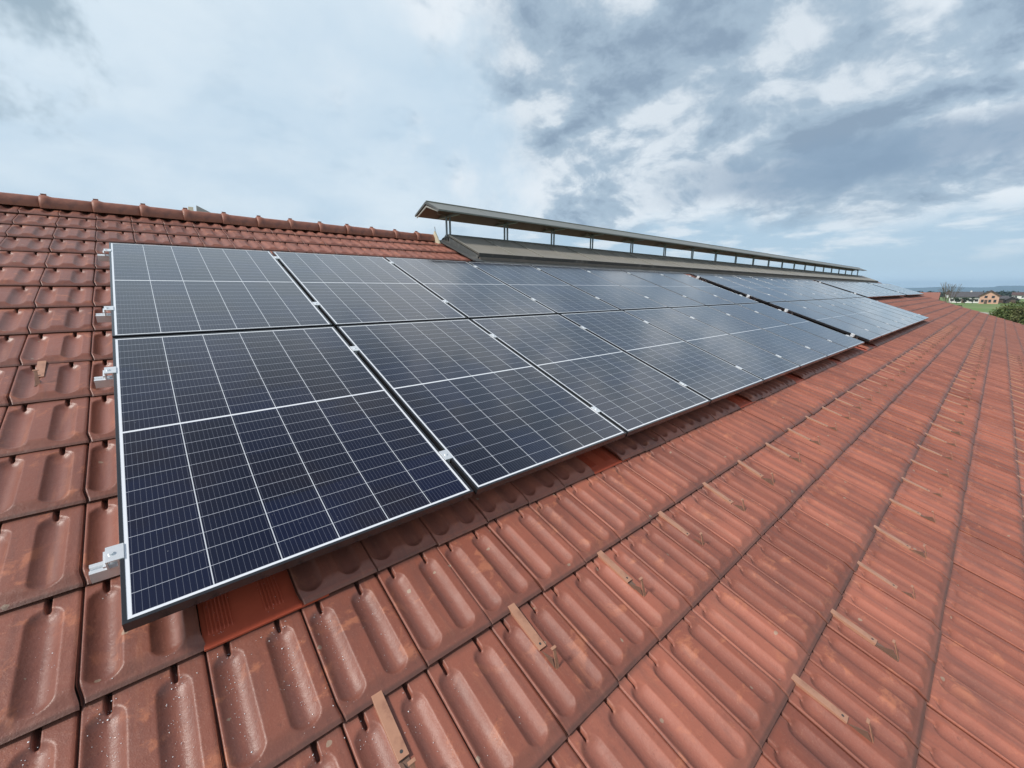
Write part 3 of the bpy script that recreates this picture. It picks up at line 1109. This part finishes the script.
# ---- houses
def house(name, loc, rz, w, d, hw, hr, label, mw, mr, wins, cat='house', over=0.5, ridge='y', group=None, chimney=None):
    """front face on local -x (towards the camera), width w along y, depth d along x; ridge along x => gable to the front"""
    t = empty(name, loc, label, cat, group, Matrix.Rotation(rz, 4, 'Z'))
    b = MB()
    if ridge == 'x':
        b.prism([(-w / 2, -0.5), (-w / 2, hw), (0, hr - 0.12), (w / 2, hw), (w / 2, -0.5)], 0, d)
    else:
        b.prism([(0, -0.5), (0, hw), (d / 2, hr - 0.12), (d, hw), (d, -0.5)], -w / 2, w / 2, axis='y')
    b.build('wall', mw, t)
    b = MB()
    th = 0.5
    if ridge == 'x':
        k = (hr - hw) / (w / 2)
        b.prism([(-w / 2 - over, hw - over * k), (0, hr), (w / 2 + over, hw - over * k), (w / 2 + over, hw - over * k + th), (0, hr + th), (-w / 2 - over, hw - over * k + th)], -over, d + over)
    else:
        k = (hr - hw) / (d / 2)
        b.prism([(-over, hw - over * k), (d / 2, hr), (d + over, hw - over * k), (d + over, hw - over * k + th), (d / 2, hr + th), (-over, hw - over * k + th)], -w / 2 - over, w / 2 + over, axis='y')
    rf = b.build('roof', mr, t)
    if chimney:
        b = MB().box((chimney[0], chimney[1] - 0.4, hr - 1.0), (chimney[0] + 0.7, chimney[1] + 0.4, hr + 1.1))
        b.build('chimney', mw, rf)
    for (y, z, ww, wh, nm) in wins:
        b = MB().box((-0.06, y - ww / 2 - 0.08, z - 0.08), (0.04, y + ww / 2 + 0.08, z + wh + 0.08))
        f = b.build(nm, M_wframe, t)
        b = MB().box((-0.09, y - ww / 2, z), (-0.062, y + ww / 2, z + wh))
        b.build('pane' if nm == 'window' else 'door_leaf', M_glass if nm == 'window' else M_door, f)
    return t


M_wframe = mat('window_frame_brown', (0.28, 0.20, 0.15), 0.6)
M_glass = mat('window_glass', (0.03, 0.035, 0.045), 0.08, 0.0, spec=0.8)
M_door = mat('brown_door', (0.10, 0.06, 0.04), 0.6)
M_peach = mat('peach_render', (0.62, 0.37, 0.27), 0.85, 0.0, 0.08, 0.6)
M_white = mat('white_render', (0.74, 0.74, 0.72), 0.85, 0.0, 0.06, 0.6)
M_broof = mat('dark_brown_far_roof', (0.095, 0.055, 0.048), 0.8, 0.0, 0.2, 1.0)
M_groof = mat('grey_far_roof', (0.085, 0.08, 0.085), 0.8, 0.0, 0.2, 1.0)
M_wood = mat('dark_timber', (0.045, 0.035, 0.03), 0.85, 0.0, 0.2, 1.0)

house('peach_house', (372, 2.6, GZ), 0.0, 7.6, 10, 4.6, 7.4, 'peach rendered two storey house with its gable facing the roof', M_peach, M_broof,
      [(-1.4, 3.4, 1.1, 1.2, 'window'), (1.4, 3.4, 1.1, 1.2, 'window'), (-2.4, 0.9, 1.0, 1.5, 'window'), (2.5, 0.9, 1.0, 1.5, 'window'), (-0.4, 0.9, 1.0, 1.5, 'window'), (1.1, 0.1, 1.1, 2.2, 'door')], ridge='x', over=0.8)
house('white_farmhouse', (388, 13.0, GZ), 0.0, 13.5, 11, 3.6, 6.4, 'long low white farmhouse with wide dark roof left of the peach house', M_white, M_groof,
      [(-5.2, 1.0, 1.3, 1.4, 'window'), (-2.6, 1.0, 1.3, 1.4, 'window'), (0.4, 0.1, 1.3, 2.1, 'door'), (3.0, 1.0, 1.3, 1.4, 'window'), (5.2, 1.0, 1.3, 1.4, 'window')], chimney=(5, -2))
house('dark_shed', (398, -2.3, GZ), 0.1, 5.0, 7, 2.6, 4.0, 'low dark timber shed beside the peach house', M_wood, M_groof, [(0.5, 0.1, 2.0, 2.0, 'door')], cat='shed')
house('dark_barn', (392, -6.6, GZ), 0.0, 5.2, 8, 2.2, 3.9, 'small black gabled barn at the right of the houses', M_wood, M_groof, [(-0.4, 0.1, 1.8, 1.8, 'door')], ridge='x', cat='barn')
house('brown_roofed_barn', (150, 14.6, GZ), 0.05, 11.0, 12, 5.2, 6.9, 'broad brown roofed barn just beyond the far roof edge', M_curb, M_ridge,
      [(-2.0, 1.0, 1.4, 1.4, 'window'), (3.0, 0.1, 3.0, 3.0, 'door')], cat='barn')
far_house_me = None
for i, (x, y, w_, lb) in enumerate([(610, -13, 9, 'tiny pale house far off to the right of the barn'), (650, -21, 12, 'tiny white long building on the far right horizon'), (640, 30, 12, 'tiny distant house behind the white farmhouse')]):
    house('distant_house', (x, y, GZ), 0.1 * i, w_, 8, 3.2, 5.4, lb, M_white, M_broof, [(-2, 1.0, 1.2, 1.3, 'window'), (2, 1.0, 1.2, 1.3, 'window')])

# ---- vegetation
M_bark = mat('grey_brown_bark', (0.15, 0.125, 0.10), 0.9, 0.0, 0.2, 3)
M_leafA = mat('spring_leaves', (0.10, 0.135, 0.035), 0.75, 0.0, 0.35, 1.2, second=(0.15, 0.15, 0.06), sscale=0.9, slo=0.45, shi=0.6)
M_leafB = mat('dark_leaves', (0.035, 0.055, 0.022), 0.8, 0.0, 0.3, 1.2, second=(0.06, 0.08, 0.03), sscale=0.9)
M_wooddist = mat('far_wood', (0.03, 0.048, 0.032), 0.9, 0.0, 0.3, 0.05)


def leaf_crown(centers, n, size, seed):
    rg = np.random.default_rng(seed)
    vs, fs = [], []
    for (c, r) in centers:
        m_ = int(n * (r[0] * r[2]) ** 0.9)
        for _ in range(m_):
            d = rg.normal(0, 1, 3)
            d /= np.linalg.norm(d)
            rad = (0.55 + 0.45 * rg.random() ** 0.5) * (1 + 0.18 * math.sin(d[0] * 5 + d[2] * 7 + c[0]))
            p = np.array(c) + d * np.array(r) * rad
            a = rg.normal(0, 1, 3)
            a /= np.linalg.norm(a)
            b_ = np.cross(a, rg.normal(0, 1, 3))
            b_ /= np.linalg.norm(b_)
            s_ = size * (0.6 + 0.8 * rg.random())
            o_ = len(vs)
            vs += [tuple(p - a * s_), tuple(p + b_ * s_ * 0.5), tuple(p + a * s_), tuple(p - b_ * s_ * 0.5)]
            fs.append((o_, o_ + 1, o_ + 2, o_ + 3))
    return MB().add(vs, fs)


def tree(name, loc, h, spread, label, cat, leafm, n, size, seed, group=None, clumps=7):
    t = empty(name, loc, label, cat, group)
    rg = random.Random(seed)
    b = MB()
    b.tube((0, 0, -0.2), (0.1, 0, h * 0.45), 0.035 * h, 0.022 * h)
    cs = []
    for i in range(clumps):
        an = i * 2.4 + rg.random()
        rr = spread * rg.uniform(0.15, 0.62)
        z = h * rg.uniform(0.35, 0.86)
        c = (rr * math.cos(an), rr * math.sin(an), z)
        q = spread * rg.uniform(0.28, 0.46)
        cs.append((c, (q, q, q * rg.uniform(0.65, 0.9))))
        b.tube((0.05, 0, h * 0.25), c, 0.014 * h, 0.005 * h, seg=6, caps=False)
    b.build('trunk', M_bark, t)
    leaf_crown(cs, n, size, seed).build('crown', leafm, t)
    return t


tree('leafy_shrub_tree', (72, -4.6, GZ), 6.3, 3.6, 'bright green bushy tree right beyond the far roof edge', 'tree', M_leafA, 1500, 0.11, 3, clumps=12)
tree('leafy_shrub_tree', (80, -2.2, GZ), 5.0, 3.0, 'low olive green bush left of the bright green tree', 'bush', M_leafB, 1500, 0.10, 5, clumps=10)
tree('leafy_shrub_tree', (66, -8.4, GZ), 7.0, 3.6, 'taller green tree at the right picture edge', 'tree', M_leafA, 1400, 0.12, 9, clumps=12)
tree('leafy_shrub_tree', (92, -5.2, GZ), 6.6, 2.6, 'dull green tree behind the bright green bushy tree', 'tree', M_leafB, 1200, 0.13, 12, clumps=9)

# bare tree


def bare_tree(loc, h, label, seed):
    t = empty('bare_tree', loc, label, 'tree')
    rg = random.Random(seed)
    tr_, br = MB(), MB()

    def grow(mb, p, d, L, r, lev):
        q = p + d * L
        mb.tube(p, q, r, r * 0.62, seg=6 if lev < 2 else 4, caps=False)
        if lev >= 5:
            return
        for _ in range(3 if lev < 4 else 2):
            nd = (d + Vector((rg.uniform(-1, 1), rg.uniform(-1, 1), rg.uniform(-0.15, 0.75))) * 0.30).normalized()
            grow(br, q, nd, L * rg.uniform(0.62, 0.82), r * 0.6, lev + 1)
    grow(tr_, Vector((0, 0, -0.2)), Vector((0.02, 0, 1)), h * 0.27, h * 0.015, 0)
    tr_.build('trunk', M_bark, t)
    br.build('crown', M_bark, t)


bare_tree((120, 5.35, GZ), 10.8, 'leafless tree standing behind the far roof corner', 21)
for i, (x, y, h, s_, lb) in enumerate([(118, 7.0, 6.9, 2.0, 'dark evergreen bush left of the leafless tree'), (116, 3.9, 6.2, 1.5, 'dark bush right of the leafless tree'),
                                     (360, 14.8, 4.6, 2.4, 'dark tree before the left half of the white farmhouse'), (358, 11.5, 4.0, 2.0, 'dark rounded tree before the middle of the white farmhouse'),
                                     (362, 8.6, 4.4, 1.6, 'dark tree before the right end of the white farmhouse'), (352, -8.6, 3.0, 1.8, 'low dark bush right of the barn'),
                                     (240, -10, 4.0, 3.0, 'round bush in the field on the right')]):
    tree('dark_tree', (x, y, GZ), h, s_, lb, 'tree', M_leafB, 260 if x > 200 else 700, 0.22 if x > 200 else 0.12, 40 + i, 'dark trees around the houses', clumps=7)

# far wood: reads as one dark band
cs = []
rg = random.Random(4)
for i in range(150):
    y = -140 + 420 * i / 150
    cs.append(((700 + rg.uniform(-20, 25), y, GZ + rg.uniform(1.0, 2.4)), (5, 5, rg.uniform(2.0, 4.6))))
o = leaf_crown(cs, 26, 1.0, 77).build('distant_wood', M_wooddist)
tag(o, 'dark band of distant woodland beyond the houses', 'woodland', None, 'stuff')

# ================================================================= air
b = MB().box((-3200, -10000, GZ - 62), (9750, 10000, 120))
# keep the haze box closed and below the sky; ground reaches further down than its floor only outside it
M_haze = bpy.data.materials.new('haze_air')
M_haze.use_nodes = True
N = NT(M_haze.node_tree)
o_ = N.n('ShaderNodeOutputMaterial')
pv = N.n('ShaderNodeVolumePrincipled', ins={'Color': (0.50, 0.75, 1.0), 'Density': 0.00014, 'Anisotropy': 0.0})
N.nt.links.new(pv.outputs[0], o_.inputs['Volume'])
HAZE = b.build('haze', M_haze)
tag(HAZE, kind='stuff')
